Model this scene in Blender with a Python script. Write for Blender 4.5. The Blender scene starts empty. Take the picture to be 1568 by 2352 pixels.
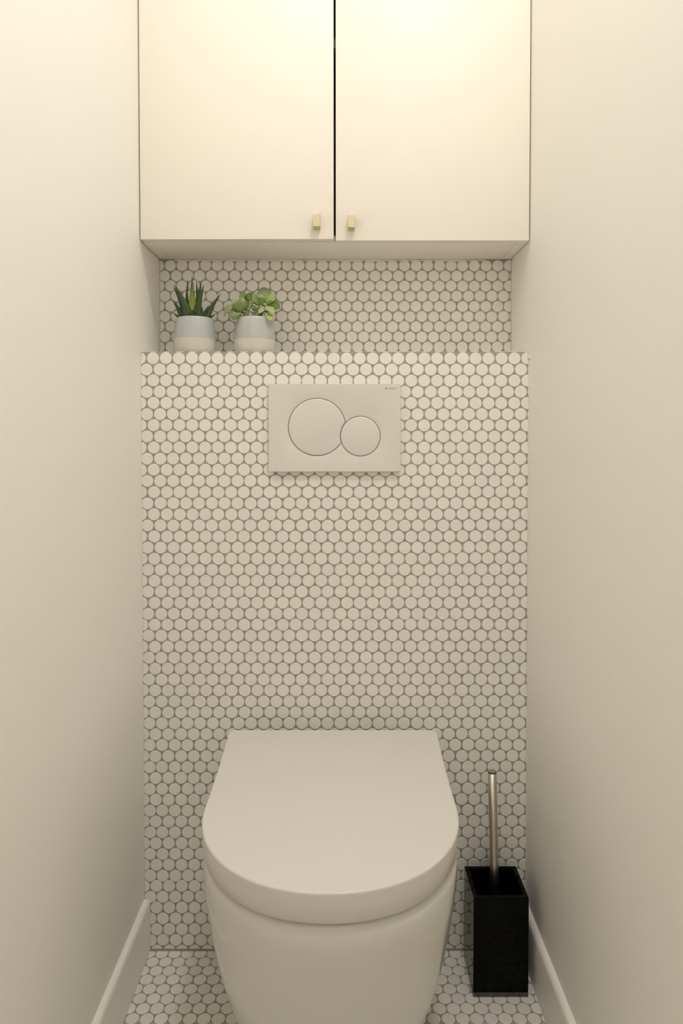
import bpy, bmesh, math, random
from mathutils import Vector, Matrix

random.seed(7)
S = bpy.context.scene
COL = S.collection

# ------------------------------------------------------------------ camera
F_PX, CX, CY, IW, IH = 1600.0, 784.0, 1041.3, 1568.0, 2352.0
CAM_LOC = Vector((0.0110, -1.30706, 0.97924))
YAW, PITCH, ROLL = 0.00094, 0.02434, -0.00038
fw = Vector((math.sin(YAW) * math.cos(PITCH), math.cos(YAW) * math.cos(PITCH), -math.sin(PITCH)))
r0 = Vector((math.cos(YAW), -math.sin(YAW), 0.0))
u0 = r0.cross(fw)
rt = math.cos(ROLL) * r0 + math.sin(ROLL) * u0
up = -math.sin(ROLL) * r0 + math.cos(ROLL) * u0
cd = bpy.data.cameras.new('camera')
cam = bpy.data.objects.new('camera', cd)
COL.objects.link(cam)
cd.sensor_fit = 'VERTICAL'
cd.sensor_height = 36.0
cd.lens = F_PX / IH * 36.0
cd.shift_y = -(IH / 2 - CY) / IH
cd.clip_start = 0.02
M = Matrix.Identity(4)
for i in range(3):
    M[i][0], M[i][1], M[i][2], M[i][3] = rt[i], up[i], -fw[i], CAM_LOC[i]
cam.matrix_world = M
S.camera = cam


def at(px, py, Y):
    """point seen at pixel (px,py) of the 1568x2352 photo, at depth plane y=Y"""
    d = fw + rt * ((px - CX) / F_PX) - up * ((py - CY) / F_PX)
    t = (Y - CAM_LOC.y) / d.y
    return CAM_LOC + d * t


# ------------------------------------------------------------------ world, light, exposure
W = bpy.data.worlds.new('world')
S.world = W
W.use_nodes = True
W.node_tree.nodes['Background'].inputs[0].default_value = (1.0, 0.975, 0.89, 1)
W.node_tree.nodes['Background'].inputs[1].default_value = 0.0       # closed room: its own ceiling lamp is the only light
LAMP_POS = (0.20, -0.80, 2.45)
LAMP_STRENGTH = 120.0
LAMP_COLOR = (1.0, 0.987, 0.945, 1)
S.view_settings.view_transform = 'Standard'
S.view_settings.look = 'None'
S.view_settings.gamma = 1.0
S.view_settings.use_curve_mapping = False
S.view_settings.exposure = 0.09
S.cycles.max_bounces = 20           # white narrow room: let the light bounce
S.cycles.diffuse_bounces = 16
S.cycles.glossy_bounces = 8


# ------------------------------------------------------------------ materials
def mat(name, col, rough=0.5, metal=0.0, spec=0.5, bump=0.0, bscale=200.0, var=0.0, vscale=8.0,
        coat=0.0, rnd=0.0, trans=0.0, ior=1.5):
    m = bpy.data.materials.new(name)
    m.use_nodes = True
    nt = m.node_tree
    b = nt.nodes['Principled BSDF']
    b.inputs['Base Color'].default_value = (*col, 1)
    b.inputs['Roughness'].default_value = rough
    b.inputs['Metallic'].default_value = metal
    b.inputs['Specular IOR Level'].default_value = spec
    b.inputs['Coat Weight'].default_value = coat
    b.inputs['Coat Roughness'].default_value = 0.08
    b.inputs['Transmission Weight'].default_value = trans
    b.inputs['IOR'].default_value = ior
    tc = nt.nodes.new('ShaderNodeTexCoord')
    fac = None
    if var > 0:
        n = nt.nodes.new('ShaderNodeTexNoise')
        n.inputs['Scale'].default_value = vscale
        n.inputs['Detail'].default_value = 4
        nt.links.new(tc.outputs['Object'], n.inputs['Vector'])
        fac = n.outputs['Fac']
        amount = var
    if rnd > 0:
        oi = nt.nodes.new('ShaderNodeObjectInfo')
        ge = nt.nodes.new('ShaderNodeNewGeometry')
        ad = nt.nodes.new('ShaderNodeMath'); ad.operation = 'ADD'
        nt.links.new(oi.outputs['Random'], ad.inputs[0])
        nt.links.new(ge.outputs['Random Per Island'], ad.inputs[1])
        fr = nt.nodes.new('ShaderNodeMath'); fr.operation = 'FRACT'
        nt.links.new(ad.outputs[0], fr.inputs[0])
        fac = fr.outputs[0]
        amount = rnd
    if fac is not None:
        mx = nt.nodes.new('ShaderNodeMix'); mx.data_type = 'RGBA'
        mx.inputs[6].default_value = (*[c * (1 - amount) for c in col], 1)
        mx.inputs[7].default_value = (*[min(1, c * (1 + amount * k)) for c, k in zip(col, (1.0, 0.9, 0.6))], 1)
        nt.links.new(fac, mx.inputs[0])
        nt.links.new(mx.outputs[2], b.inputs['Base Color'])
    if bump > 0:
        n2 = nt.nodes.new('ShaderNodeTexNoise')
        n2.inputs['Scale'].default_value = bscale
        n2.inputs['Detail'].default_value = 3
        nt.links.new(tc.outputs['Object'], n2.inputs['Vector'])
        bp = nt.nodes.new('ShaderNodeBump')
        bp.inputs['Strength'].default_value = bump
        bp.inputs['Distance'].default_value = 0.001
        nt.links.new(n2.outputs['Fac'], bp.inputs['Height'])
        nt.links.new(bp.outputs['Normal'], b.inputs['Normal'])
    return m


M_PAINT = mat('wall_paint', (0.85, 0.835, 0.80), 0.55, spec=0.3, bump=0.12, bscale=160, var=0.008, vscale=3)
M_CEIL = mat('ceiling_paint', (0.86, 0.85, 0.83), 0.7, spec=0.2, bump=0.1, bscale=120)
M_TRIM = mat('trim_paint', (0.86, 0.845, 0.81), 0.35, spec=0.4, bump=0.04, bscale=60)
M_TILE = mat('tile_glaze', (0.79, 0.78, 0.75), 0.36, spec=0.45, rnd=0.02)
M_FTILE = mat('floor_tile_glaze', (0.79, 0.775, 0.74), 0.36, spec=0.45, rnd=0.05)
M_GROUT = mat('grout', (0.375, 0.345, 0.305), 0.9, spec=0.15, bump=0.5, bscale=500, var=0.12, vscale=12)
M_SEAL = mat('sealant', (0.70, 0.67, 0.61), 0.45, spec=0.3, bump=0.4, bscale=150)
M_DOOR = mat('cabinet_lacquer', (0.84, 0.795, 0.735), 0.42, spec=0.4, bump=0.02, bscale=40)
M_CARC = mat('carcass_board', (0.60, 0.53, 0.45), 0.55, spec=0.3)
M_PANEL = mat('cabinet_underside', (0.84, 0.795, 0.735), 0.45, spec=0.3, bump=0.03, bscale=90)
M_BRASS = mat('brushed_brass', (0.62, 0.54, 0.37), 0.5, metal=0.55, bump=0.1, bscale=900)
M_CERAM = mat('toilet_ceramic', (0.67, 0.66, 0.625), 0.12, spec=0.5, coat=0.3)
M_LID = mat('lid_plastic', (0.70, 0.675, 0.645), 0.3, spec=0.4)
M_PLATE = mat('plate_plastic', (0.69, 0.67, 0.635), 0.28, spec=0.4)
M_RECESS = mat('cistern_housing', (0.69, 0.67, 0.635), 0.5)  # recess floor behind the buttons, same colour as the plate
M_INK = mat('printed_logo_ink', (0.32, 0.30, 0.27), 0.6)
M_BLACK = mat('black_acrylic', (0.003, 0.003, 0.0028), 0.04, spec=0.5, ior=1.18)
M_SMOKE = mat('smoked_acrylic', (0.42, 0.40, 0.37), 0.06, trans=0.85, ior=1.49)
M_STEEL = mat('brushed_steel', (0.50, 0.46, 0.41), 0.33, metal=1.0, bump=0.03, bscale=700)
M_CAPD = mat('dark_ring', (0.035, 0.03, 0.028), 0.3)
M_BRISTLE = mat('black_bristle', (0.015, 0.015, 0.015), 0.8)
M_GLAZE = mat('pale_blue_glaze', (0.45, 0.465, 0.465), 0.25, spec=0.5, var=0.02, vscale=30)
M_CLAY = mat('unglazed_white_clay', (0.575, 0.55, 0.50), 0.75, spec=0.2, bump=0.15, bscale=400, var=0.03, vscale=40)
M_SOIL = mat('potting_soil', (0.055, 0.04, 0.028), 0.95, bump=1.0, bscale=600)
M_STEM = mat('succulent_stem', (0.19, 0.17, 0.07), 0.6)
M_HALL = mat('hall_floor_oak', (0.45, 0.36, 0.26), 0.5, var=0.15, vscale=20)
M_LAMPBODY = mat('lamp_body_white', (0.8, 0.8, 0.8), 0.4)


def leaf_mat(name, c1, c2, band=None, rough=0.42, nb=22.0):
    """c1 base colour -> c2 tip colour along the leaf; optional pale raised cross bands"""
    m = bpy.data.materials.new(name); m.use_nodes = True
    nt = m.node_tree; b = nt.nodes['Principled BSDF']
    b.inputs['Roughness'].default_value = rough
    b.inputs['Specular IOR Level'].default_value = 0.35
    b.inputs['Subsurface Weight'].default_value = 0.0
    uv = nt.nodes.new('ShaderNodeTexCoord')
    sx = nt.nodes.new('ShaderNodeSeparateXYZ'); nt.links.new(uv.outputs['UV'], sx.inputs[0])
    rp = nt.nodes.new('ShaderNodeValToRGB')
    rp.color_ramp.elements[0].position = 0.1; rp.color_ramp.elements[0].color = (*c1, 1)
    rp.color_ramp.elements[1].position = 0.85; rp.color_ramp.elements[1].color = (*c2, 1)
    nt.links.new(sx.outputs[0], rp.inputs[0])
    no = nt.nodes.new('ShaderNodeTexNoise'); no.inputs['Scale'].default_value = 7
    nt.links.new(uv.outputs['UV'], no.inputs['Vector'])
    out = rp.outputs[0]
    hs = nt.nodes.new('ShaderNodeHueSaturation')
    mr = nt.nodes.new('ShaderNodeMapRange'); mr.inputs[3].default_value = 0.85; mr.inputs[4].default_value = 1.15
    nt.links.new(no.outputs['Fac'], mr.inputs[0]); nt.links.new(mr.outputs[0], hs.inputs['Value'])
    nt.links.new(out, hs.inputs['Color']); out = hs.outputs[0]
    if band:
        # wavy white cross bands
        a = nt.nodes.new('ShaderNodeMath'); a.operation = 'MULTIPLY_ADD'
        a.inputs[1].default_value = 0.05
        nt.links.new(no.outputs['Fac'], a.inputs[0]); nt.links.new(sx.outputs[0], a.inputs[2])
        s = nt.nodes.new('ShaderNodeMath'); s.operation = 'MULTIPLY'; s.inputs[1].default_value = nb * 2 * math.pi
        nt.links.new(a.outputs[0], s.inputs[0])
        si = nt.nodes.new('ShaderNodeMath'); si.operation = 'SINE'; nt.links.new(s.outputs[0], si.inputs[0])
        n3 = nt.nodes.new('ShaderNodeTexNoise'); n3.inputs['Scale'].default_value = 28
        nt.links.new(uv.outputs['UV'], n3.inputs['Vector'])
        ad = nt.nodes.new('ShaderNodeMath'); ad.operation = 'ADD'
        nt.links.new(si.outputs[0], ad.inputs[0]); nt.links.new(n3.outputs['Fac'], ad.inputs[1])
        mr2 = nt.nodes.new('ShaderNodeMapRange'); mr2.inputs[1].default_value = 1.2; mr2.inputs[2].default_value = 1.6
        nt.links.new(ad.outputs[0], mr2.inputs[0])
        mx = nt.nodes.new('ShaderNodeMix'); mx.data_type = 'RGBA'
        mx.inputs[7].default_value = (*band, 1)
        nt.links.new(mr2.outputs[0], mx.inputs[0]); nt.links.new(out, mx.inputs[6])
        out = mx.outputs[2]
    nt.links.new(out, b.inputs['Base Color'])
    return m


M_HAW = leaf_mat('banded_dark_leaf', (0.032, 0.066, 0.014), (0.030, 0.046, 0.014), (0.17, 0.23, 0.09))
M_HAW2 = leaf_mat('banded_bright_leaf', (0.30, 0.38, 0.05), (0.035, 0.065, 0.012), (0.36, 0.44, 0.14))
M_JA = leaf_mat('sage_leaf', (0.22, 0.31, 0.10), (0.19, 0.235, 0.105))
M_JB = leaf_mat('light_green_leaf', (0.32, 0.43, 0.10), (0.35, 0.42, 0.14))
M_JC = leaf_mat('deep_green_leaf', (0.13, 0.20, 0.04), (0.125, 0.185, 0.05))
M_JD = leaf_mat('pale_green_leaf', (0.34, 0.41, 0.16), (0.38, 0.42, 0.21))


# ------------------------------------------------------------------ helpers
def link(name, me, m=None, parent=None):
    o = bpy.data.objects.new(name, me)
    COL.objects.link(o)
    if m is not None and me is not None and len(me.materials) == 0:
        me.materials.append(m)
    if parent is not None:
        o.parent = parent
    return o


def tag(o, label=None, cat=None, group=None, kind=None):
    if label: o['label'] = label
    if cat: o['category'] = cat
    if group: o['group'] = group
    if kind: o['kind'] = kind
    return o


def empty(name, loc):
    o = bpy.data.objects.new(name, None)
    o.empty_display_size = 0.05
    COL.objects.link(o)
    o.location = loc
    return o


def pyd(name, v, f, m=None, parent=None, smooth=False, off=None):
    """mesh object; vertices are in world space, shifted into the parent's space by off"""
    me = bpy.data.meshes.new(name)
    if off is not None:
        v = [(a[0] - off[0], a[1] - off[1], a[2] - off[2]) for a in v]
    me.from_pydata([tuple(a) for a in v], [], f)
    if smooth:
        for p in me.polygons: p.use_smooth = True
    me.update()
    return link(name, me, m, parent)


def bm_obj(name, bm, m=None, parent=None, smooth_angle=None, off=None):
    if off is not None:
        bmesh.ops.translate(bm, verts=bm.verts, vec=(-off[0], -off[1], -off[2]))
    bmesh.ops.recalc_face_normals(bm, faces=bm.faces)
    if smooth_angle is not None:
        for f in bm.faces: f.smooth = True
        for e in bm.edges:
            if len(e.link_faces) == 2 and e.calc_face_angle(0) > smooth_angle: e.smooth = False
    me = bpy.data.meshes.new(name)
    bm.to_mesh(me); bm.free()
    return link(name, me, m, parent)


def box_bm(x0, x1, y0, y1, z0, z1, bev=0.0, seg=2, bm=None):
    own = bm is None
    b = bmesh.new()
    r = bmesh.ops.create_cube(b, size=1.0)
    for v in b.verts:
        v.co = Vector(((x0 + x1) / 2 + v.co.x * (x1 - x0), (y0 + y1) / 2 + v.co.y * (y1 - y0), (z0 + z1) / 2 + v.co.z * (z1 - z0)))
    if bev > 0:
        bmesh.ops.bevel(b, geom=b.edges[:], offset=bev, segments=seg, affect='EDGES', profile=0.5)
    return b


def box(name, x0, x1, y0, y1, z0, z1, m, parent=None, bev=0.0, off=None, seg=2):
    return bm_obj(name, box_bm(x0, x1, y0, y1, z0, z1, bev, seg), m, parent, math.radians(40) if bev else None, off)


def lathe(name, prof, m, parent=None, n=48, center=(0, 0, 0), cap_bot=False, cap_top=False):
    v, f = [], []
    for r, z in prof:
        for i in range(n):
            a = 2 * math.pi * i / n
            v.append((center[0] + r * math.cos(a), center[1] + r * math.sin(a), center[2] + z))
    for k in range(len(prof) - 1):
        for i in range(n):
            j = (i + 1) % n
            f.append((k * n + i, k * n + j, (k + 1) * n + j, (k + 1) * n + i))
    if cap_bot: f.append(tuple(range(n - 1, -1, -1)))
    if cap_top: f.append(tuple(range((len(prof) - 1) * n, len(prof) * n)))
    o = pyd(name, v, f, m, parent, True)
    return o


def tube(name, p0, p1, r, m, parent=None, n=24, off=None, cap=True):
    p0, p1 = Vector(p0), Vector(p1)
    d = (p1 - p0).normalized()
    a = d.orthogonal().normalized(); b = d.cross(a)
    v, f = [], []
    for p in (p0, p1):
        for i in range(n):
            t = 2 * math.pi * i / n
            v.append(p + a * (r * math.cos(t)) + b * (r * math.sin(t)))
    for i in range(n):
        j = (i + 1) % n
        f.append((i, j, n + j, n + i))
    if cap: f += [tuple(range(n - 1, -1, -1)), tuple(range(n, 2 * n))]
    o = pyd(name, v, f, m, parent, False, off)
    for p in o.data.polygons[:n]: p.use_smooth = True
    return o


# ------------------------------------------------------------------ room shell
HW = 0.3636          # half width of the room
RY0 = -1.48         # wall behind the camera
NY = 0.1408         # depth of the niche back
ZL = 1.1382         # ledge height
ZC = 1.3442         # underside of the cabinet
CEIL = 2.45
GR = 0.0008         # tiles stand this proud of the grout

wl = tag(box('wall_left', -HW - 0.1, -HW, RY0, NY + 0.1, -0.06, CEIL + 0.05, M_PAINT), 'smooth cream painted wall beside the toilet, facing the brush', kind='structure')
wr = tag(box('wall_right', HW, HW + 0.1, RY0, NY + 0.1, -0.06, CEIL + 0.05, M_PAINT), 'smooth cream painted wall behind the toilet brush', kind='structure')
# wall behind the camera with a doorway
bm = bmesh.new()
for bx_ in ((-HW, -0.33, 0.0, CEIL), (0.33, HW, 0.0, CEIL), (-0.33, 0.33, 2.06, CEIL)):
    t_ = box_bm(bx_[0], bx_[1], RY0 - 0.1, RY0, bx_[2], bx_[3])
    tm = bpy.data.meshes.new('t'); t_.to_mesh(tm); t_.free(); bm.from_mesh(tm); bpy.data.meshes.remove(tm)
wf = tag(bm_obj('wall_front', bm, M_PAINT), 'cream wall around the door facing the toilet', kind='structure')
dr_ = tag(box('added_door', -0.33, 0.33, RY0 - 0.06, RY0 - 0.015, 0.0, 2.06, M_TRIM), 'unseen plain white door, added to keep the lamp light in the room', kind='structure')  # unseen leaf, added to close the room so the lamp's light bounces inside
fh = tag(box('floor_hall', -1.2, 1.2, RY0 - 2.0, RY0 - 0.0001, -0.06, -0.0013, M_HALL), 'hall floor beyond the doorway', kind='structure')
ce = tag(box('ceiling', -HW, HW, RY0, NY + 0.1, CEIL, CEIL + 0.05, M_CEIL), 'white ceiling', kind='structure')
fl = tag(box('floor', -HW, HW, RY0, GR, -0.06, -GR, M_GROUT), 'floor of white penny round tiles in grey brown grout', kind='structure')
wb = tag(box('wall_back', -HW, HW, NY + GR, NY + 0.1, ZL - 0.06, CEIL, M_GROUT), 'recessed wall of white penny round tiles behind the plants', kind='structure')
wc = tag(box('wall_cistern', -HW, HW, GR, NY + 0.1, -0.06, ZL - GR, M_GROUT), 'boxed out half wall of white penny round tiles holding the flush plate', kind='structure')

# ---- penny tiles
PITCH_T = 0.02417
ROW_T = PITCH_T * math.sqrt(3) / 2
TR = 0.0114
NSEG = 20


def clip(poly, x0, x1, y0, y1):
    def cut(ps, inside, inter):
        out = []
        for i in range(len(ps)):
            a, b = ps[i - 1], ps[i]
            ia, ib = inside(a), inside(b)
            if ia != ib: out.append(inter(a, b))
            if ib: out.append(b)
        return out
    def ix(c):
        return lambda a, b: (c, a[1] + (b[1] - a[1]) * (c - a[0]) / (b[0] - a[0]))
    def iy(c):
        return lambda a, b: (a[0] + (b[0] - a[0]) * (c - a[1]) / (b[1] - a[1]), c)
    for ins, it in ((lambda p: p[0] >= x0, ix(x0)), (lambda p: p[0] <= x1, ix(x1)),
                    (lambda p: p[1] >= y0, iy(y0)), (lambda p: p[1] <= y1, iy(y1))):
        if not poly: return poly
        poly = cut(poly, ins, it)
    return poly


def area(p):
    return 0.5 * sum(p[i - 1][0] * p[i][1] - p[i][0] * p[i - 1][1] for i in range(len(p)))


CIRC = [(TR * math.cos(2 * math.pi * (i + 0.5) / NSEG), TR * math.sin(2 * math.pi * (i + 0.5) / NSEG)) for i in range(NSEG)]


def tile_geo(outline):
    """outline ccw around its centre in (u,v); returns verts (u,v,h) and faces; top at h=0, foot at -GR"""
    n = len(outline)
    cx = sum(p[0] for p in outline) / n; cy = sum(p[1] for p in outline) / n
    v = []
    for (x, y) in outline:
        d = math.hypot(x - cx, y - cy) or 1
        k = max(0.3, (d - 0.0005) / d)
        v.append((cx + (x - cx) * k, cy + (y - cy) * k, 0.0))
    for (x, y) in outline: v.append((x, y, -GR))
    f = [tuple(range(n))] + [(i, n + i, n + (i + 1) % n, (i + 1) % n) for i in range(n)]
    return v, f


def tile_mesh(name, geo, m):
    me = bpy.data.meshes.new(name)
    me.from_pydata(geo[0], [], geo[1])
    for p in me.polygons[1:]: p.use_smooth = True
    me.materials.append(m)
    return me


def tiling(host, frame, origin, rect, rows, m, pick, jitter=0.00030, sign=-1, rowpar=0, rowk=1.0):
    """frame: function (u,v,h)->world matrix columns; pick(list)->set of indices to build singly"""
    x0, x1, y0, y1 = rect
    tiles = []
    rnd = random.Random(11)
    sheet = {}
    for r in range(rows):
        v = origin[1] + sign * r * ROW_T * rowk
        for k in range(-3, 36):
            u = origin[0] + k * PITCH_T + (0.5 * PITCH_T if (r + rowpar) % 2 else 0)
            key = (r // 12, k // 12)
            if key not in sheet: sheet[key] = (rnd.uniform(-.0005, .0005), rnd.uniform(-.0005, .0005))
            cu = u + sheet[key][0] + rnd.uniform(-jitter, jitter)
            cv = v + sheet[key][1] + rnd.uniform(-jitter, jitter)
            pl = [(cu + a, cv + b) for a, b in CIRC]
            full = cu - TR > x0 and cu + TR < x1 and cv - TR > y0 and cv + TR < y1
            if not full:
                pl = clip(pl, x0, x1, y0, y1)
                if len(pl) < 3 or area(pl) < 4e-6: continue
            tiles.append((cu, cv, pl, full))
    singles = pick(tiles)
    whole = tile_mesh('tile', tile_geo(CIRC), m)
    U, V, N, O = frame
    rot = Matrix((U, V, N)).transposed().to_4x4()
    sv, sf = [], []
    hi = host.matrix_world.inverted()
    for i, (cu, cv, pl, full) in enumerate(tiles):
        if i in singles:
            mx = Matrix.Translation(O + U * cu + V * cv) @ rot
            if full:
                o = bpy.data.objects.new('tile', whole)
            else:
                o = bpy.data.objects.new('tile', tile_mesh('tile', tile_geo([(a - cu, b - cv) for a, b in pl]), m))
            COL.objects.link(o)
            o.parent = host
            o.matrix_world = mx
        else:
            g = tile_geo(pl)
            b = len(sv)
            sv += [tuple(O + U * a + V * c + N * h) for a, c, h in g[0]]
            sf += [tuple(b + q for q in fc) for fc in g[1]]
    return sv, sf


X, Y, Z = Vector((1, 0, 0)), Vector((0, 1, 0)), Vector((0, 0, 1))
ZERO = Vector((0, 0, 0))


def pick_front(ts):
    c = []
    for i, (u, v, pl, full) in enumerate(ts):
        if abs(u) < 0.112 and 0.922 < v < 1.066: continue      # hidden behind the flush plate
        c.append((area(pl) if not full else 1.0, v, i))
    c.sort(key=lambda t: (-t[0], -t[1]))
    return {t[2] for t in c[:300]}


sv, sf = tiling(wc, (X, Z, -Y, ZERO), (-0.3404, 1.1253), (-HW + 0.0006, HW - 0.0006, 0.0008, ZL - 0.0008), 55, M_TILE, pick_front, rowk=0.9985)
# ledge top, continued with the same mosaic
sv2, sf2 = tiling(wc, (X, Y, Z, Vector((0, 0, ZL))), (-0.3402, 0.012), (-HW + 0.0006, HW - 0.0006, 0.0006, NY - 0.0006), 9, M_TILE, lambda t: set(), sign=1)
b0 = len(sv)
sv += sv2; sf += [tuple(b0 + q for q in f) for f in sf2]
tag(pyd('tile_field', sv, sf, M_TILE, wc), 'white penny round tiles filling the rest of the half wall', kind='stuff')

# niche wall
sv, sf = tiling(wb, (X, Z, -Y, Vector((0, NY, 0))), (-0.3409, 1.3320), (-HW + 0.0006, HW - 0.0006, ZL + 0.0005, ZC - 0.0005), 12, M_TILE,
                lambda ts: {i for i, _ in sorted(enumerate(ts), key=lambda q: (-q[1][3], -q[1][1]))[:300]})
if sv: tag(pyd('tile_field', sv, sf, M_TILE, wb), 'remaining white penny round tiles of the recess', kind='stuff')


def pick_floor(ts):
    c = []
    for i, (u, v, pl, full) in enumerate(ts):
        if v < -0.20 and abs(u) < 0.36: continue
        if abs(u - 0.0) < 0.075: continue                       # behind the bowl
        c.append((area(pl), v, i))
    c.sort(key=lambda t: (-t[1], -t[0]))
    return {t[2] for t in c[:300]}


p_floor = (-0.3404, -0.0312)
sv, sf = tiling(fl, (X, Y, Z, ZERO), p_floor, (-HW + 0.010, HW - 0.010, RY0 + 0.01, -0.0045), 72, M_FTILE, pick_floor, rowpar=0, rowk=1.012)
tag(pyd('tile_field', sv, sf, M_FTILE, fl), 'remaining white penny round tiles of the floor', kind='stuff')
# cut row of floor tiles against the wall
sv, sf = tiling(fl, (X, Y, Z, ZERO), (p_floor[0] + PITCH_T / 2, p_floor[1] + ROW_T), (-HW + 0.010, HW - 0.010, -0.03, -0.0045), 1, M_FTILE,
                lambda ts: set(range(len(ts))))


# ---- sealant beads
def bead(name, p0, p1, r, seed, n=60, parent=None, amp=0.35):
    rnd = random.Random(seed)
    p0, p1 = Vector(p0), Vector(p1)
    d = (p1 - p0).normalized(); a = d.orthogonal().normalized(); b = d.cross(a)
    v, f = [], []
    s = 8
    for i in range(n + 1):
        rr = r * (1 + rnd.uniform(-amp, amp))
        p = p0.lerp(p1, i / n)
        for k in range(s):
            t = 2 * math.pi * k / s
            v.append(p + a * rr * math.cos(t) + b * rr * math.sin(t))
    for i in range(n):
        for k in range(s):
            j = (k + 1) % s
            f.append((i * s + k, i * s + j, (i + 1) * s + j, (i + 1) * s + k))
    f += [tuple(range(s - 1, -1, -1)), tuple(range(n * s, n * s + s))]
    return pyd(name, v, f, M_SEAL, parent, True)


bead('sealant', (-HW + 0.03, NY - 0.0002, ZC - 0.0013), (HW - 0.055, NY - 0.0002, ZC - 0.0013), 0.0021, 3, 90, wb, 0.55)
bead('sealant', (-HW, -0.0002, 0.1), (-HW, -0.0002, ZL), 0.0014, 4, 120, wc, 0.35)
bead('sealant', (HW, -0.0002, 0.1), (HW, -0.0002, ZL), 0.0016, 5, 120, wc, 0.5)
bead('sealant', (HW, -0.0008, ZL - 0.014), (HW, -0.0008, ZL + 0.0014), 0.0032, 6, 8, wc, 0.25)
bead('sealant', (-HW, -0.0008, ZL - 0.006), (-HW, -0.0008, ZL + 0.0014), 0.0026, 8, 8, wc, 0.25)


# ---- baseboards
def baseboard(name, sx, label):
    prof = [(0, 0), (0.0115, 0), (0.0115, 0.089), (0.0108, 0.0925), (0.009, 0.0955), (0.0065, 0.0972), (0.004, 0.0978), (0, 0.0978)]
    v, f = [], []
    n = len(prof)
    for y in (RY0, -0.0005):
        for (d, z) in prof: v.append((sx * (HW - d), y, z))
    for i in range(n):
        j = (i + 1) % n
        f.append((i, j, n + j, n + i))
    f += [tuple(range(n)), tuple(range(n, 2 * n))]
    o = pyd(name, v, f, M_TRIM)
    bm = bmesh.new(); bm.from_mesh(o.data); bmesh.ops.recalc_face_normals(bm, faces=bm.faces)
    for fc in bm.faces: fc.smooth = len(fc.verts) == 4
    for e in bm.edges:
        if e.calc_face_angle(0) > math.radians(40): e.smooth = False
    bm.to_mesh(o.data); bm.free()
    return tag(o, label, kind='structure')


baseboard('baseboard_left', -1, 'white rounded baseboard along the wall away from the brush')
baseboard('baseboard_right', 1, 'white rounded baseboard behind the toilet brush')

# ------------------------------------------------------------------ ceiling lamp (above the frame)
lp = tag(empty('ceiling_lamp_offscreen', LAMP_POS), 'round white flush ceiling lamp above the toilet', 'lamp')
lathe('housing', [(0.098, 0.0), (0.1, -0.006), (0.1, -0.028), (0.094, -0.034), (0.082, -0.034), (0.082, -0.028)], M_LAMPBODY, lp, 48, cap_bot=True)
me_ = bpy.data.materials.new('lamp_diffuser_glow'); me_.use_nodes = True
nt = me_.node_tree; nt.nodes.clear()
em = nt.nodes.new('ShaderNodeEmission'); om = nt.nodes.new('ShaderNodeOutputMaterial')
em.inputs[0].default_value = LAMP_COLOR; em.inputs[1].default_value = LAMP_STRENGTH
nt.links.new(em.outputs[0], om.inputs[0])
lathe('diffuser_offscreen', [(0.0815, -0.030), (0.065, -0.033), (0.035, -0.035), (0.0005, -0.0355)], me_, lp, 40, cap_top=True)

# ------------------------------------------------------------------ wall cabinet
CB = (0.0, 0.0, ZC)
cab = tag(empty('wall_cabinet', CB), 'cream two door wall cabinet fitted above the tiled recess', 'cabinet')
CT = 2.36
DY0, DY1 = -0.0032, 0.0138
cw = HW - 0.0022
box('side_panel', -cw, -cw + 0.016, DY1 + 0.0015, NY - 0.002, ZC, CT, M_PANEL, cab, 0.0005, CB)
box('side_panel', cw - 0.016, cw, DY1 + 0.0015, NY - 0.002, ZC, CT, M_PANEL, cab, 0.0005, CB)
box('bottom_panel', -cw + 0.0161, cw - 0.0161, DY1 + 0.0015, NY - 0.002, ZC, ZC + 0.0135, M_PANEL, cab, 0.0005, CB)
box('top_panel', -cw + 0.0161, cw - 0.0161, DY1 + 0.0015, NY - 0.002, CT - 0.016, CT, M_PANEL, cab, 0.0005, CB)
box('back_panel', -cw + 0.0161, cw - 0.0161, NY - 0.008, NY - 0.0021, ZC + 0.0136, CT - 0.0161, M_CARC, cab, 0, CB)
box('shelf', -cw + 0.0162, cw - 0.0162, DY1 + 0.004, NY - 0.0082, 1.7079, 1.7253, M_CARC, cab, 0.0005, CB)
box('shelf', -cw + 0.0162, cw - 0.0162, DY1 + 0.004, NY - 0.0082, 2.03, 2.047, M_CARC, cab, 0.0005, CB)
dl = box('door', -cw + 0.0004, -0.0021, DY0, DY1, ZC + 0.0012, CT, M_DOOR, cab, 0.0007, CB)
dr = box('door', 0.0018, cw - 0.0004, DY0, DY1, ZC - 0.0010, CT, M_DOOR, cab, 0.0007, CB)
# the left leaf stands open by a hair
hx = -cw
dl.matrix_local = Matrix.Translation((hx, DY1, 0)) @ Matrix.Rotation(math.radians(-0.35), 4, 'Z') @ Matrix.Translation((-hx, -DY1, 0))


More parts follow.
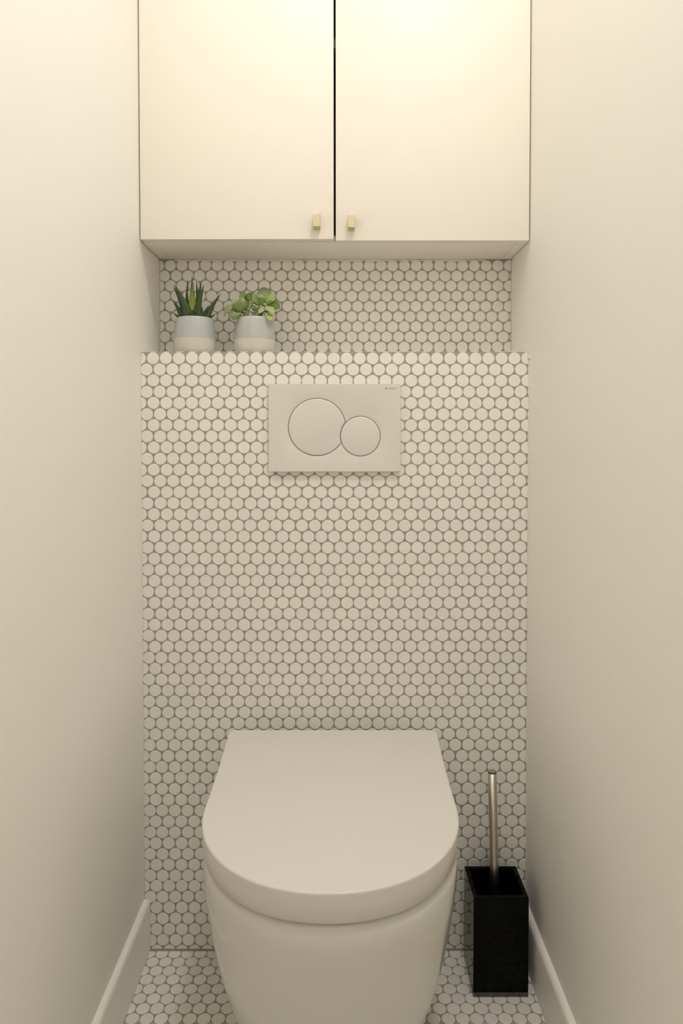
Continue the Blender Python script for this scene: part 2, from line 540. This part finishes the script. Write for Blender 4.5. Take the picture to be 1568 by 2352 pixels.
def pull(door, x0, z0, w=0.0127, h=0.0252, p=0.0232):
    """small square brass tab: solid block with a rounded upper front edge"""
    yb, yf_ = DY0 + 0.0004, DY0 - p
    r = 0.0026
    prof = [(yb, z0), (yf_ + 0.0005, z0), (yf_, z0 + 0.0005)]
    for k in range(5):
        a_ = math.pi / 2 * k / 4
        prof.append((yf_ + r - r * math.cos(a_), z0 + h - r + r * math.sin(a_)))
    prof.append((yb, z0 + h))
    v = []
    n = len(prof)
    for x, ins in ((x0, 0.0004), (x0 + 0.0004, 0.0), (x0 + w - 0.0004, 0.0), (x0 + w, 0.0004)):
        cz = z0 + h / 2; cy = (yb + yf_) / 2
        for (y, z) in prof:
            v.append((x, y + (ins if y < cy else 0), z + (ins if z < cz else -ins)))
    f = []
    for k in range(3):
        for i in range(n):
            j = (i + 1) % n
            f.append((k * n + i, k * n + j, (k + 1) * n + j, (k + 1) * n + i))
    f += [tuple(range(n)), tuple(range(3 * n, 4 * n))]
    bm = bmesh.new()
    vv = [bm.verts.new(c) for c in v]
    for q in f: bm.faces.new([vv[i] for i in q])
    o = bm_obj('handle', bm, M_BRASS, None, None, CB)
    o.parent = door
    o['label'] = 'small square brass pull'
    return o


pull(dl, -0.0392, 1.3618)
pull(dr, 0.0240, 1.3608)

# ------------------------------------------------------------------ flush plate
PX, PZ = -0.0009, 0.9953
FPO = (PX, 0.0, PZ)
fp = tag(empty('flush_plate', FPO), 'white rectangular dual flush plate with two round buttons on the tiled half wall', 'flush plate')
B1 = (-0.0334, 0.9966, 0.0533)
B2 = (0.0475, 0.9796, 0.0370)
NA = 128


def circle_pts(c, r, n=NA):
    return [(c[0] + r * math.cos(2 * math.pi * i / n), c[1] + r * math.sin(2 * math.pi * i / n)) for i in range(n)]


def arcs(ra, rb, union=True):
    """outline (ccw) of disc1 (radius ra) united with / minus disc2 (radius rb)"""
    dx, dz = B2[0] - B1[0], B2[1] - B1[1]
    d = math.hypot(dx, dz); base = math.atan2(dz, dx)
    a1 = math.acos((d * d + ra * ra - rb * rb) / (2 * d * ra))
    a2 = math.acos((d * d + rb * rb - ra * ra) / (2 * d * rb))
    pts = []
    n1 = 96
    for i in range(n1 + 1):
        t = base + a1 + (2 * math.pi - 2 * a1) * i / n1
        pts.append((B1[0] + ra * math.cos(t), B1[1] + ra * math.sin(t)))
    n2 = 72
    bb = base + math.pi
    for i in range(1, n2):
        if union: t = bb + a2 + (2 * math.pi - 2 * a2) * i / n2
        else: t = bb + a2 - 2 * a2 * i / n2
        pts.append((B2[0] + rb * math.cos(t), B2[1] + rb * math.sin(t)))
    return pts


YF = -0.0095          # front of the plate


def fill_ring(bm, outer, inner, y):
    vo = [bm.verts.new((a, y, b)) for a, b in outer]
    vi = [bm.verts.new((a, y, b)) for a, b in inner]
    ed = [bm.edges.new((vo[i - 1], vo[i])) for i in range(len(vo))] + [bm.edges.new((vi[i - 1], vi[i])) for i in range(len(vi))]
    bmesh.ops.triangle_fill(bm, use_beauty=True, edges=ed)
    return vo, vi


def bridge(bm, a, b):
    n = len(a)
    for i in range(n):
        bm.faces.new((a[i - 1], a[i], b[i], b[i - 1]))


def rrect(hw_, hz_, r, n=5):
    p = []
    for sx, sz, a0 in ((1, 1, 0), (-1, 1, 90), (-1, -1, 180), (1, -1, 270)):
        for k in range(n):
            a = math.radians(a0 + 90 * k / (n - 1))
            p.append((PX + sx * (hw_ - r) + r * math.cos(a), PZ + sz * (hz_ - r) + r * math.sin(a)))
    return p


bm = bmesh.new()
o1, i1 = fill_ring(bm, rrect(0.1222, 0.0812, 0.0015), arcs(B1[2] + 0.0068, B2[2] + 0.0068), YF)
o2 = [bm.verts.new((a, YF + 0.0009, b)) for a, b in rrect(0.1230, 0.0820, 0.0022)]
o3 = [bm.verts.new((a, -0.0012, b)) for a, b in rrect(0.1230, 0.0820, 0.0022)]
o4 = [bm.verts.new((a, 0.0005, b)) for a, b in rrect(0.1200, 0.0790, 0.0022)]
bridge(bm, o1, o2); bridge(bm, o2, o3); bridge(bm, o3, o4)
i2 = [bm.verts.new((a, YF + 0.0015, b)) for a, b in arcs(B1[2] + 0.0007, B2[2] + 0.0007)]
i3 = [bm.verts.new((a, YF + 0.0070, b)) for a, b in arcs(B1[2] + 0.0007, B2[2] + 0.0007)]
bridge(bm, i2, i1); bridge(bm, i3, i2)
bm_obj('plate', bm, M_PLATE, fp, math.radians(25), FPO)
bm = bmesh.new()
bm.faces.new([bm.verts.new((a, YF + 0.0069, b)) for a, b in arcs(B1[2] + 0.0006, B2[2] + 0.0006)])
bm_obj('recess_floor', bm, M_RECESS, fp, None, FPO)


def button(pts_fn, label):
    bm = bmesh.new()
    ring = []
    for ins, y in ((0.0, YF + 0.0065), (0.0, YF + 0.0018), (0.0003, YF + 0.0011), (0.0010, YF + 0.0006), (0.0024, YF + 0.0003)):
        ring.append([bm.verts.new((a, y, b)) for a, b in pts_fn(ins)])
    for k in range(len(ring) - 1): bridge(bm, ring[k], ring[k + 1])
    bm.faces.new(ring[-1])
    o = bm_obj('button', bm, M_PLATE, fp, math.radians(50), FPO)
    o['label'] = label
    return o


button(lambda i: arcs(B1[2] - 0.0003 - i, B2[2] + 0.0011 + i, False), 'large round flush button cut by the small one')
button(lambda i: circle_pts(B2, B2[2] - 0.0003 - i, 96), 'small round flush button')
# printed maker's mark
tcu = bpy.data.curves.new('lettering', 'FONT')
tcu.body = 'GEBERIT'
tcu.size = 0.0053
tcu.extrude = 0.00006
tob = bpy.data.objects.new('lettering', tcu)
COL.objects.link(tob)
bpy.context.view_layer.update()
dg = bpy.context.evaluated_depsgraph_get()
tme = bpy.data.meshes.new_from_object(tob.evaluated_get(dg))
wtx = max(v.co.x for v in tme.vertices) - min(v.co.x for v in tme.vertices)
bpy.data.objects.remove(tob)
sc = 0.0178 / wtx
for v in tme.vertices:
    v.co = Vector((0.0978 + v.co.x * sc - PX, YF - 0.00005 - v.co.z, 1.0665 + v.co.y * 1.0 - PZ))
tme.materials.clear()
link('lettering', tme, M_INK, fp)
box('printed_square', 0.0931, 0.0962, YF - 0.00012, YF + 0.0001, 1.0667, 1.0700, M_INK, fp, 0, FPO)

# ------------------------------------------------------------------ toilet
TXC = -0.0038
TO = (TXC, 0.0, 0.0)
toi = tag(empty('toilet', TO), 'white wall hung toilet with its lid closed, under the flush plate', 'toilet')


def d_outline(hw_, yb, ys, yf, n=2.1, ns=40, cr=0.0, hwb=None):
    """D shape: back at yb, straight sides to ys, superelliptic front to yf (negative y). ccw seen from above"""
    hwb = hwb or hw_
    p = []
    m = 10
    if cr > 0:
        for k in range(6):
            a = math.pi / 2 * k / 5
            p.append((-hwb + cr - cr * math.sin(a), yb - cr + cr * math.cos(a)))
    else:
        p.append((-hwb, yb))
    y1 = p[-1][1]
    for k in range(1, m): p.append((-(hwb + (hw_ - hwb) * math.sin(k / m * math.pi / 2)), y1 + (ys - y1) * k / m))
    for k in range(ns + 1):
        t = math.pi * k / ns
        c, s = math.cos(t), math.sin(t)
        p.append((-hw_ * math.copysign(abs(c) ** (2 / n), c), ys - (ys - yf) * abs(s) ** (2 / n)))
    q = []
    for k in range(1, m): q.append((hwb + (hw_ - hwb) * math.sin(k / m * math.pi / 2), y1 + (ys - y1) * k / m))
    p += q[::-1]
    if cr > 0:
        for k in range(5, -1, -1):
            a = math.pi / 2 * k / 5
            p.append((hwb - cr + cr * math.sin(a), yb - cr + cr * math.cos(a)))
    else:
        p.append((hwb, yb))
    return p


def loft(name, rings, m, parent, off, cap=(True, True), sm=35, subsurf=0):
    bm = bmesh.new()
    rs = [[bm.verts.new((TXC + x, y, z)) for x, y in pts] for pts, z in rings]
    for k in range(len(rs) - 1): bridge(bm, rs[k], rs[k + 1])
    if cap[0]: bm.faces.new(rs[0][::-1])
    if cap[1]: bm.faces.new(rs[-1])
    return bm_obj(name, bm, m, parent, math.radians(sm), off)


LB, LS, LF = -0.0385, -0.303, -0.4978
LHW, LHB = 0.1835, 0.1900
rings = []
for ins, z in ((0.030, 0.4040), (0.0070, 0.4008), (0.0044, 0.4002), (0.0036, 0.4008), (0.0016, 0.4200), (0.0003, 0.4365), (0.0004, 0.4382), (0.0010, 0.4393), (0.0020, 0.4399), (0.0034, 0.4401)):
    rings.append((d_outline(LHW - ins, LB - ins, LS, LF + ins, 2.12, 56, 0.011, LHB - ins), z))
lid = loft('lid', rings, M_LID, toi, TO, (False, True), 50)
bm = bmesh.new()
# slightly convex underside closes the shell
dt = lathe('bumper_mark', [(0.0062, 0.0), (0.0058, 0.0005), (0.0050, 0.0006), (0.0044, 0.0004), (0.0040, 0.0)], M_LID, lid, 40, (0.0035, -0.4865, 0.4400))
dt['label'] = 'faint round mark near the front edge of the lid'
# seat ring below the lid (dark joint line)
rings = [(d_outline(LHW - 0.0270, LB - 0.004, LS, LF + 0.0300, 2.12, 56, 0.011, LHB - 0.0165), z) for z in (0.3966, 0.4060)]
loft('seat', rings, M_LID, toi, TO, (True, True), 35)
# hinge posts behind the lid
for sx in (-0.078, 0.078):
    tube('hinge', (TXC + sx, -0.022, 0.388), (TXC + sx, -0.022, 0.418), 0.012, M_STEEL, toi, 20, TO)
# bowl: keys (z, half width, half width back, straight end, front, exponent)
keys = [
    (0.0700, 0.100, 0.116, -0.226, -0.366, 2.35),
    (0.0740, 0.111, 0.124, -0.226, -0.378, 2.35),
    (0.0850, 0.120, 0.131, -0.230, -0.390, 2.35),
    (0.1100, 0.1310, 0.140, -0.240, -0.407, 2.35),
    (0.1450, 0.1425, 0.149, -0.253, -0.425, 2.33),
    (0.1900, 0.1550, 0.159, -0.267, -0.444, 2.30),
    (0.2400, 0.1660, 0.168, -0.280, -0.461, 2.26),
    (0.2900, 0.1735, 0.175, -0.290, -0.475, 2.2),
    (0.3300, 0.1785, 0.180, -0.297, -0.4850, 2.16),
    (0.3560, 0.1808, 0.183, -0.302, -0.4905, 2.13),
    (0.3700, 0.1814, 0.184, -0.303, -0.4922, 2.12),
    (0.3810, 0.1812, 0.184, -0.303, -0.4920, 2.12),
    (0.3870, 0.1804, 0.1835, -0.303, -0.4910, 2.12),
    (0.3920, 0.1782, 0.1825, -0.303, -0.4884, 2.12),
    (0.3950, 0.1748, 0.181, -0.303, -0.4846, 2.12),
    (0.3966, 0.1700, 0.179, -0.303, -0.4792, 2.12),
    (0.3970, 0.1500, 0.165, -0.300, -0.4600, 2.12),
]
rings = [(d_outline(w, -0.0003, ys, yf, n, 56, 0.0, wb_), z) for z, w, wb_, ys, yf, n in keys]
loft('bowl', rings, M_CERAM, toi, TO, (True, True), 60)

# ------------------------------------------------------------------ brush holder and brush
HX0, HX1, HY0, HY1, HZ = 0.2416, 0.3376, -0.1142, -0.0250, 0.1765
HO = ((HX0 + HX1) / 2, (HY0 + HY1) / 2, 0.0)
hold = tag(empty('toilet_brush_holder', HO), 'glossy black square acrylic brush holder on the floor beside the toilet', 'brush holder')
t = 0.0072
bm = bmesh.new()


def rect_ring(x0, x1, y0, y1, z):
    return [bm.verts.new(c) for c in ((x0, y0, z), (x1, y0, z), (x1, y1, z), (x0, y1, z))]


a = rect_ring(HX0, HX1, HY0, HY1, 0.0085)
b = rect_ring(HX0, HX1, HY0, HY1, HZ - 0.0006)
b_ = rect_ring(HX0 + 0.0006, HX1 - 0.0006, HY0 + 0.0006, HY1 - 0.0006, HZ)
c = rect_ring(HX0 + t, HX1 - t, HY0 + t, HY1 - t, HZ)
d = rect_ring(HX0 + t, HX1 - t, HY0 + t, HY1 - t, 0.014)
bridge(bm, a, b); bridge(bm, b, b_); bridge(bm, b_, c); bridge(bm, c, d)
bm.faces.new(d); bm.faces.new(a[::-1])
bm_obj('body', bm, M_BLACK, hold, None, HO)
bs = box('foot_plate', HX0, HX1, HY0, HY1, 0.0, 0.0085, M_SMOKE, hold, 0.0004, HO)
bs['label'] = 'translucent smoked foot of the holder'
for fx in (HX0 + 0.004, HX1 - 0.0165):
    box('corner_block', fx, fx + 0.0125, HY0 + 0.003, HY0 + 0.015, 0.0010, 0.0080, M_BLACK, hold, 0, HO)

ptop = Vector((0.2824, -0.071, 0.3790))
pbot = Vector((0.2905, -0.071, 0.0500))
br = tag(empty('toilet_brush', tuple(pbot)), 'toilet brush with brushed steel rod handle standing in the black holder', 'toilet brush')
ax = (ptop - pbot).normalized()
tube('handle', pbot, ptop - ax * 0.0030, 0.0075, M_STEEL, br, 32, pbot)
tube('cap_ring', ptop - ax * 0.0031, ptop - ax * 0.0010, 0.0075, M_CAPD, br, 32, pbot)
cp = tube('end_cap', ptop - ax * 0.0012, ptop, 0.0070, M_STEEL, br, 32, pbot)
# bristle head, down in the holder
bm = bmesh.new()
rnd = random.Random(5)
for k in range(420):
    h = rnd.uniform(0.0, 0.058); an = rnd.uniform(0, 2 * math.pi)
    R = 0.030 * math.sqrt(max(0.05, 1 - ((h - 0.026) / 0.036) ** 2))
    p0 = Vector((pbot.x, pbot.y, 0.020 + h)); dirv = Vector((math.cos(an), math.sin(an), rnd.uniform(-0.15, 0.15)))
    sd = Vector((-math.sin(an), math.cos(an), 0)) * 0.0007
    bm.faces.new([bm.verts.new(q) for q in (p0 - sd, p0 + sd, p0 + dirv * R + sd * 0.4, p0 + dirv * R - sd * 0.4)])
bh = bm_obj('bristle_head', bm, M_BRISTLE, br, None, pbot)
bh['kind'] = 'stuff'


# ------------------------------------------------------------------ potted plants
def pot(owner, c, zg, tilt, H=0.0705):
    """c: centre on the ledge"""
    prof_out = [(0.0335, 0.0), (0.0365, 0.0012), (0.0388, 0.0045), (0.0400, 0.0100), (0.0402, 0.0170), (0.0398, 0.0260),
                (0.0390, 0.0370), (0.0380, 0.0480), (0.0368, 0.0580), (0.0355, 0.0650), (0.0346, 0.0690)]
    n = 56
    def rad(z):
        for (r0_, z0_), (r1_, z1_) in zip(prof_out, prof_out[1:]):
            if z0_ <= z <= z1_: return r0_ + (r1_ - r0_) * (z - z0_) / (z1_ - z0_)
        return prof_out[-1][0]
    # lower, unglazed
    v, f = [], []
    rings_ = [0.0, 0.0012, 0.0045, 0.0100, 0.0170, None]
    for zz in rings_:
        for i in range(n):
            a = 2 * math.pi * i / n
            z = zz if zz is not None else zg + tilt * math.cos(a)
            r = rad(z)
            v.append((r * math.cos(a), r * math.sin(a), z))
    for k in range(len(rings_) - 1):
        for i in range(n):
            j = (i + 1) % n
            f.append((k * n + i, k * n + j, (k + 1) * n + j, (k + 1) * n + i))
    f.append(tuple(range(n - 1, -1, -1)))
    lo = pyd('pot_base', v, f, M_CLAY, owner, True)
    lo['label'] = 'unglazed off white lower band of the pot'
    # upper, glazed, with rim and inside
    v, f = [], []
    steps = 7
    for k in range(steps + 1):
        for i in range(n):
            a = 2 * math.pi * i / n
            zb = zg + tilt * math.cos(a)
            z = zb + (0.0690 - zb) * k / steps
            r = rad(z) + 0.00025
            v.append((r * math.cos(a), r * math.sin(a), z))
    for r, z in ((0.0343, H - 0.0004), (0.0335, H), (0.0322, H - 0.0003), (0.0316, H - 0.0012), (0.0325, 0.055), (0.0335, 0.048)):
        for i in range(n):
            a = 2 * math.pi * i / n
            v.append((r * math.cos(a), r * math.sin(a), z))
    tot = steps + 1 + 6
    for k in range(tot - 1):
        for i in range(n):
            j = (i + 1) % n
            f.append((k * n + i, k * n + j, (k + 1) * n + j, (k + 1) * n + i))
    gl = pyd('pot', v, f, M_GLAZE, owner, True)
    gl['label'] = 'pale blue glazed upper part of the pot'
    # soil
    v, f = [], []
    rs_ = [0.0334, 0.026, 0.017, 0.008]
    rnd = random.Random(int(zg * 1e5))
    for r in rs_:
        for i in range(24):
            a = 2 * math.pi * i / 24
            v.append((r * math.cos(a), r * math.sin(a), 0.0575 + rnd.uniform(-0.0012, 0.0012)))
    for k in range(3):
        for i in range(24):
            j = (i + 1) % 24
            f.append((k * 24 + i, k * 24 + j, (k + 1) * 24 + j, (k + 1) * 24 + i))
    f.append(tuple(range(72, 96)))
    pyd('soil', v, f, M_SOIL, owner)


def spine_leaf(owner, base, tip, w, m, bend=0.0, thick=0.45, O=None, bendv=Vector((0, 0, 1)), face=Vector((0, -1, 0)), n=14, prof='spike', cup=0.0):
    """thick fleshy leaf along a bent spine, closed cross sections, uv.x along the leaf"""
    base, tip = Vector(base), Vector(tip)
    L = (tip - base).length
    v, f, uvs = [], [], []
    s = 10
    pts = []
    for i in range(n + 1):
        q = i / n
        p = base.lerp(tip, q) + bendv * (bend * L * math.sin(math.pi * q))
        pts.append(p)
    for i in range(n + 1):
        q = i / n
        d = (pts[min(i + 1, n)] - pts[max(i - 1, 0)]).normalized()
        side = d.cross(face)
        if side.length < 1e-4: side = d.orthogonal()
        side.normalize()
        nrm = side.cross(d).normalized()
        if prof == 'spike':
            hw_ = 0.5 * w * (0.78 + 0.22 * math.sin(math.pi * min(1, q * 1.6))) * max(0.02, (1 - q ** 2.3)) ** 1.05
            th = hw_ * thick
        else:
            g = min(1.0, q)
            hw_ = 0.5 * w * max(0.06, (math.sin(math.pi * (g ** 1.35)) ** 0.75 if 0 < g < 1 else 0) * 1.0 + 0.16 * (1 - g))
            if i == n: hw_ = 0.5 * w * 0.10
            th = max(0.0006, min(hw_ * thick, w * 0.10))
        for k in range(s):
            a = 2 * math.pi * k / s
            x = math.cos(a); y = math.sin(a)
            c_ = cup * hw_ * (x * x)
            v.append(pts[i] + side * (hw_ * x) + nrm * (th * y + c_))
            uvs.append((q, k / s))
    for i in range(n):
        for k in range(s):
            j = (k + 1) % s
            f.append((i * s + k, i * s + j, (i + 1) * s + j, (i + 1) * s + k))
    f += [tuple(range(s - 1, -1, -1)), tuple(range(n * s, n * s + s))]
    o = pyd('leaf', v, f, m, owner, True, O)
    ul = o.data.uv_layers.new(name='UVMap')
    for lo_ in o.data.loops:
        ul.data[lo_.index].uv = uvs[lo_.vertex_index]
    return o


P1 = (-0.2733, 0.056, ZL)
pl1 = tag(empty('potted_spiky_succulent', P1), 'spiky dark green banded succulent in a pale blue and white pot on the ledge', 'potted plant')
pot(pl1, P1, 0.0300, -0.0012)
z1 = lambda x, y, Yd: at(380 + x / 11.2, 620 + y / 11.2, Yd * 0.905)
G1 = Vector((P1[0], P1[1], ZL + 0.055))
spikes = [  # tip x,y in the zoomed crop, tip depth, base x, base depth, width, material, bend
    (685, 140, 0.052, 690, 0.056, 0.0145, M_HAW2, 0.0, 0.05),
    (570, 235, 0.080, 640, 0.072, 0.0085, M_HAW, -0.04, 0.0),
    (790, 250, 0.074, 740, 0.070, 0.0090, M_HAW, 0.04, 0.0),
    (935, 240, 0.058, 770, 0.060, 0.0110, M_HAW, -0.02, 0.0),
    (992, 368, 0.040, 790, 0.052, 0.0150, M_HAW, -0.04, 0.0),
    (1440, 590, 0.056, 960, 0.058, 0.0125, M_HAW, -0.05, 0.0),
    (1272, 955, 0.040, 960, 0.050, 0.0100, M_HAW, -0.06, 0.0),
    (1300, 1120, 0.066, 960, 0.060, 0.0085, M_HAW, -0.08, 0.0),
    (950, 925, 0.044, 900, 0.050, 0.0070, M_HAW, 0.0, 0.0),
    (222, 365, 0.046, 620, 0.054, 0.0170, M_HAW, 0.06, 0.0),
    (188, 395, 0.070, 560, 0.066, 0.0120, M_HAW, 0.05, 0.0),
    (152, 735, 0.060, 520, 0.060, 0.0120, M_HAW, 0.05, 0.0),
    (172, 1078, 0.066, 520, 0.062, 0.0085, M_HAW, 0.06, 0.0),
    (860, 780, 0.036, 840, 0.046, 0.0120, M_HAW, 0.0, 0.0),
    (420, 800, 0.040, 560, 0.050, 0.0130, M_HAW, 0.04, 0.0),
    (1120, 900, 0.052, 900, 0.056, 0.0120, M_HAW, -0.04, 0.0),
    (690, 1000, 0.036, 680, 0.046, 0.0120, M_HAW, 0.0, 0.0),
]
for tx, ty, td, bx, bd, w, m_, bend, _ in spikes:
    tip = z1(tx, ty, td)
    bs_ = z1(bx, 1250, bd); bs_.z = ZL + 0.056
    spine_leaf(pl1, bs_, tip, w * 1.2, m_, bend, 0.5, P1, X)

P2 = (-0.1566, 0.056, ZL)
pl2 = tag(empty('potted_jade_plant', P2), 'light green round leaved succulent in a pale blue and white pot on the ledge', 'potted plant')
pot(pl2, P2, 0.0285, 0.0002)
z2 = lambda x, y, Yd: at(500 + x / 9.8, 640 + y / 9.8, Yd * 0.905)
PXM = 1 / (9.8 * 1180.0)          # crop pixel -> metre near the pots
jade = [  # base x,y,depth  tip x,y,depth  width(px) material bend facing cup
    (1075, 520, .062, 1030, 195, .072, 235, M_JA, 0.00, (0.1, -1, 0.15), 0.15),
    (1080, 550, .052, 1300, 375, .048, 150, M_JB, 0.10, (-0.3, -0.8, 0.6), 0.25),
    (770, 560, .066, 715, 315, .070, 190, M_JC, -0.05, (0.5, -1, 0.2), -0.3),
    (940, 620, .056, 790, 330, .052, 165, M_JA, 0.06, (0.35, -1, 0.1), 0.25),
    (1070, 560, .054, 870, 360, .058, 105, M_JD, 0.12, (0.3, -0.7, 0.7), 0.25),
    (1020, 640, .050, 965, 410, .046, 115, M_JC, 0.02, (0.2, -1, 0.0), 0.35),
    (1150, 610, .056, 1390, 670, .046, 185, M_JC, 0.10, (-0.1, -1, 0.25), 0.2),
    (1030, 640, .046, 1260, 790, .026, 165, M_JD, 0.10, (0.1, -0.6, 0.8), 0.2),
    (1140, 780, .036, 1170, 950, .024, 115, M_JB, 0.05, (0.2, -1, 0.1), 0.2),
    (1015, 620, .044, 930, 785, .030, 125, M_JD, 0.10, (-0.2, -0.7, 0.7), 0.2),
    (910, 680, .046, 755, 605, .040, 110, M_JC, -0.05, (0.1, -0.9, 0.5), -0.35),
    (510, 760, .046, 490, 490, .036, 250, M_JA, 0.00, (0.05, -1, 0.25), 0.2),
    (500, 490, .056, 610, 255, .060, 120, M_JA, -0.18, (-0.4, -0.9, 0.2), 0.4),
    (500, 520, .050, 595, 440, .046, 95, M_JB, -0.1, (0, -0.8, 0.6), 0.2),
    (400, 580, .052, 330, 490, .050, 105, M_JB, 0.05, (0, -1, 0.3), 0.2),
    (650, 700, .060, 665, 515, .066, 125, M_JA, 0.05, (-0.4, -1, 0.1), 0.25),
    (420, 730, .046, 145, 850, .030, 135, M_JA, 0.42, (-0.2, -0.9, 0.5), 0.25),
    (400, 750, .048, 260, 690, .050, 85, M_JB, 0.1, (0.0, -0.7, 0.7), 0.2),
    (520, 770, .040, 265, 790, .026, 150, M_JA, -0.15, (0.1, -0.9, 0.4), -0.3),
    (500, 800, .040, 350, 945, .024, 105, M_JC, 0.12, (-0.3, -0.9, 0.2), 0.2),
    (560, 840, .050, 700, 770, .052, 90, M_JC, 0.05, (0, -0.9, 0.4), 0.2),
    (1000, 830, .050, 810, 820, .046, 100, M_JC, 0.14, (0, -0.9, 0.4), 0.2),
    (800, 570, .064, 705, 510, .066, 95, M_JD, 0.05, (0, -0.9, 0.5), 0.2),
    (1100, 600, .066, 1210, 500, .074, 120, M_JC, 0.05, (0, -1, 0.2), 0.2),
    (1090, 640, .060, 1180, 760, .052, 110, M_JC, 0.06, (0.1, -0.9, 0.4), 0.2),
    (560, 720, .062, 600, 610, .070, 120, M_JC, 0.05, (0.2, -1, 0.2), 0.2),
    (880, 600, .066, 850, 470, .074, 140, M_JC, 0.03, (0.2, -1, 0.1), 0.2),
    (1090, 560, .046, 1040, 590, .036, 60, M_JB, 0.05, (0, -0.9, 0.5), 0.2),
]
for bx, by, bd, tx, ty, td, w, m_, bend, fc, cup in jade:
    spine_leaf(pl2, z2(bx, by, bd), z2(tx, ty, td), w * PXM * 1.22, m_, bend, 0.30, P2, Z if abs(tx - bx) > 90 else X, Vector(fc).normalized(), 14, 'spoon', cup)


def stem(owner, pts, r, O):
    bm = bmesh.new()
    P = [Vector(p) for p in pts]
    fine = []
    for i in range(len(P) - 1):
        p0, p1, p2, p3 = P[max(i - 1, 0)], P[i], P[i + 1], P[min(i + 2, len(P) - 1)]
        for k in range(5):
            u = k / 5
            fine.append(0.5 * ((2 * p1) + (p2 - p0) * u + (2 * p0 - 5 * p1 + 4 * p2 - p3) * u * u + (3 * p1 - p0 - 3 * p2 + p3) * u ** 3))
    fine.append(P[-1])
    v, f = [], []
    s = 8
    for i, p in enumerate(fine):
        d = (fine[min(i + 1, len(fine) - 1)] - fine[max(i - 1, 0)]).normalized()
        a = d.cross(Vector((0.3, 1, 0.1))).normalized(); b = d.cross(a)
        rr = r * (1 - 0.35 * i / len(fine))
        for k in range(s):
            t_ = 2 * math.pi * k / s
            v.append(p + a * rr * math.cos(t_) + b * rr * math.sin(t_))
    for i in range(len(fine) - 1):
        for k in range(s):
            j = (k + 1) % s
            f.append((i * s + k, i * s + j, (i + 1) * s + j, (i + 1) * s + k))
    f += [tuple(range(s - 1, -1, -1)), tuple(range(len(v) - s, len(v)))]
    bm.free()
    return pyd('stem', v, f, M_STEM, owner, True, O)


def soilpt(x, Yd):
    p = z2(x, 850, Yd); p.z = ZL + 0.054
    return p


stem(pl2, [soilpt(620, .058), z2(620, 800, .056), z2(520, 740, .050), z2(505, 600, .054), z2(500, 500, .055)], 0.0022, P2)
stem(pl2, [soilpt(640, .060), z2(640, 790, .058), z2(655, 690, .060)], 0.0018, P2)
stem(pl2, [soilpt(960, .056), z2(985, 790, .054), z2(1020, 690, .052), z2(1075, 530, .056)], 0.0024, P2)
stem(pl2, [soilpt(680, .060), z2(690, 760, .060), z2(780, 560, .065)], 0.0015, P2)
stem(pl2, [z2(985, 780, .052), z2(1060, 730, .048), z2(1140, 790, .038)], 0.0014, P2)
stem(pl2, [soilpt(560, .052), z2(520, 800, .046), z2(470, 770, .044), z2(400, 740, .047)], 0.0017, P2)
stem(pl2, [z2(1020, 700, .052), z2(950, 650, .052), z2(900, 680, .047)], 0.0013, P2)
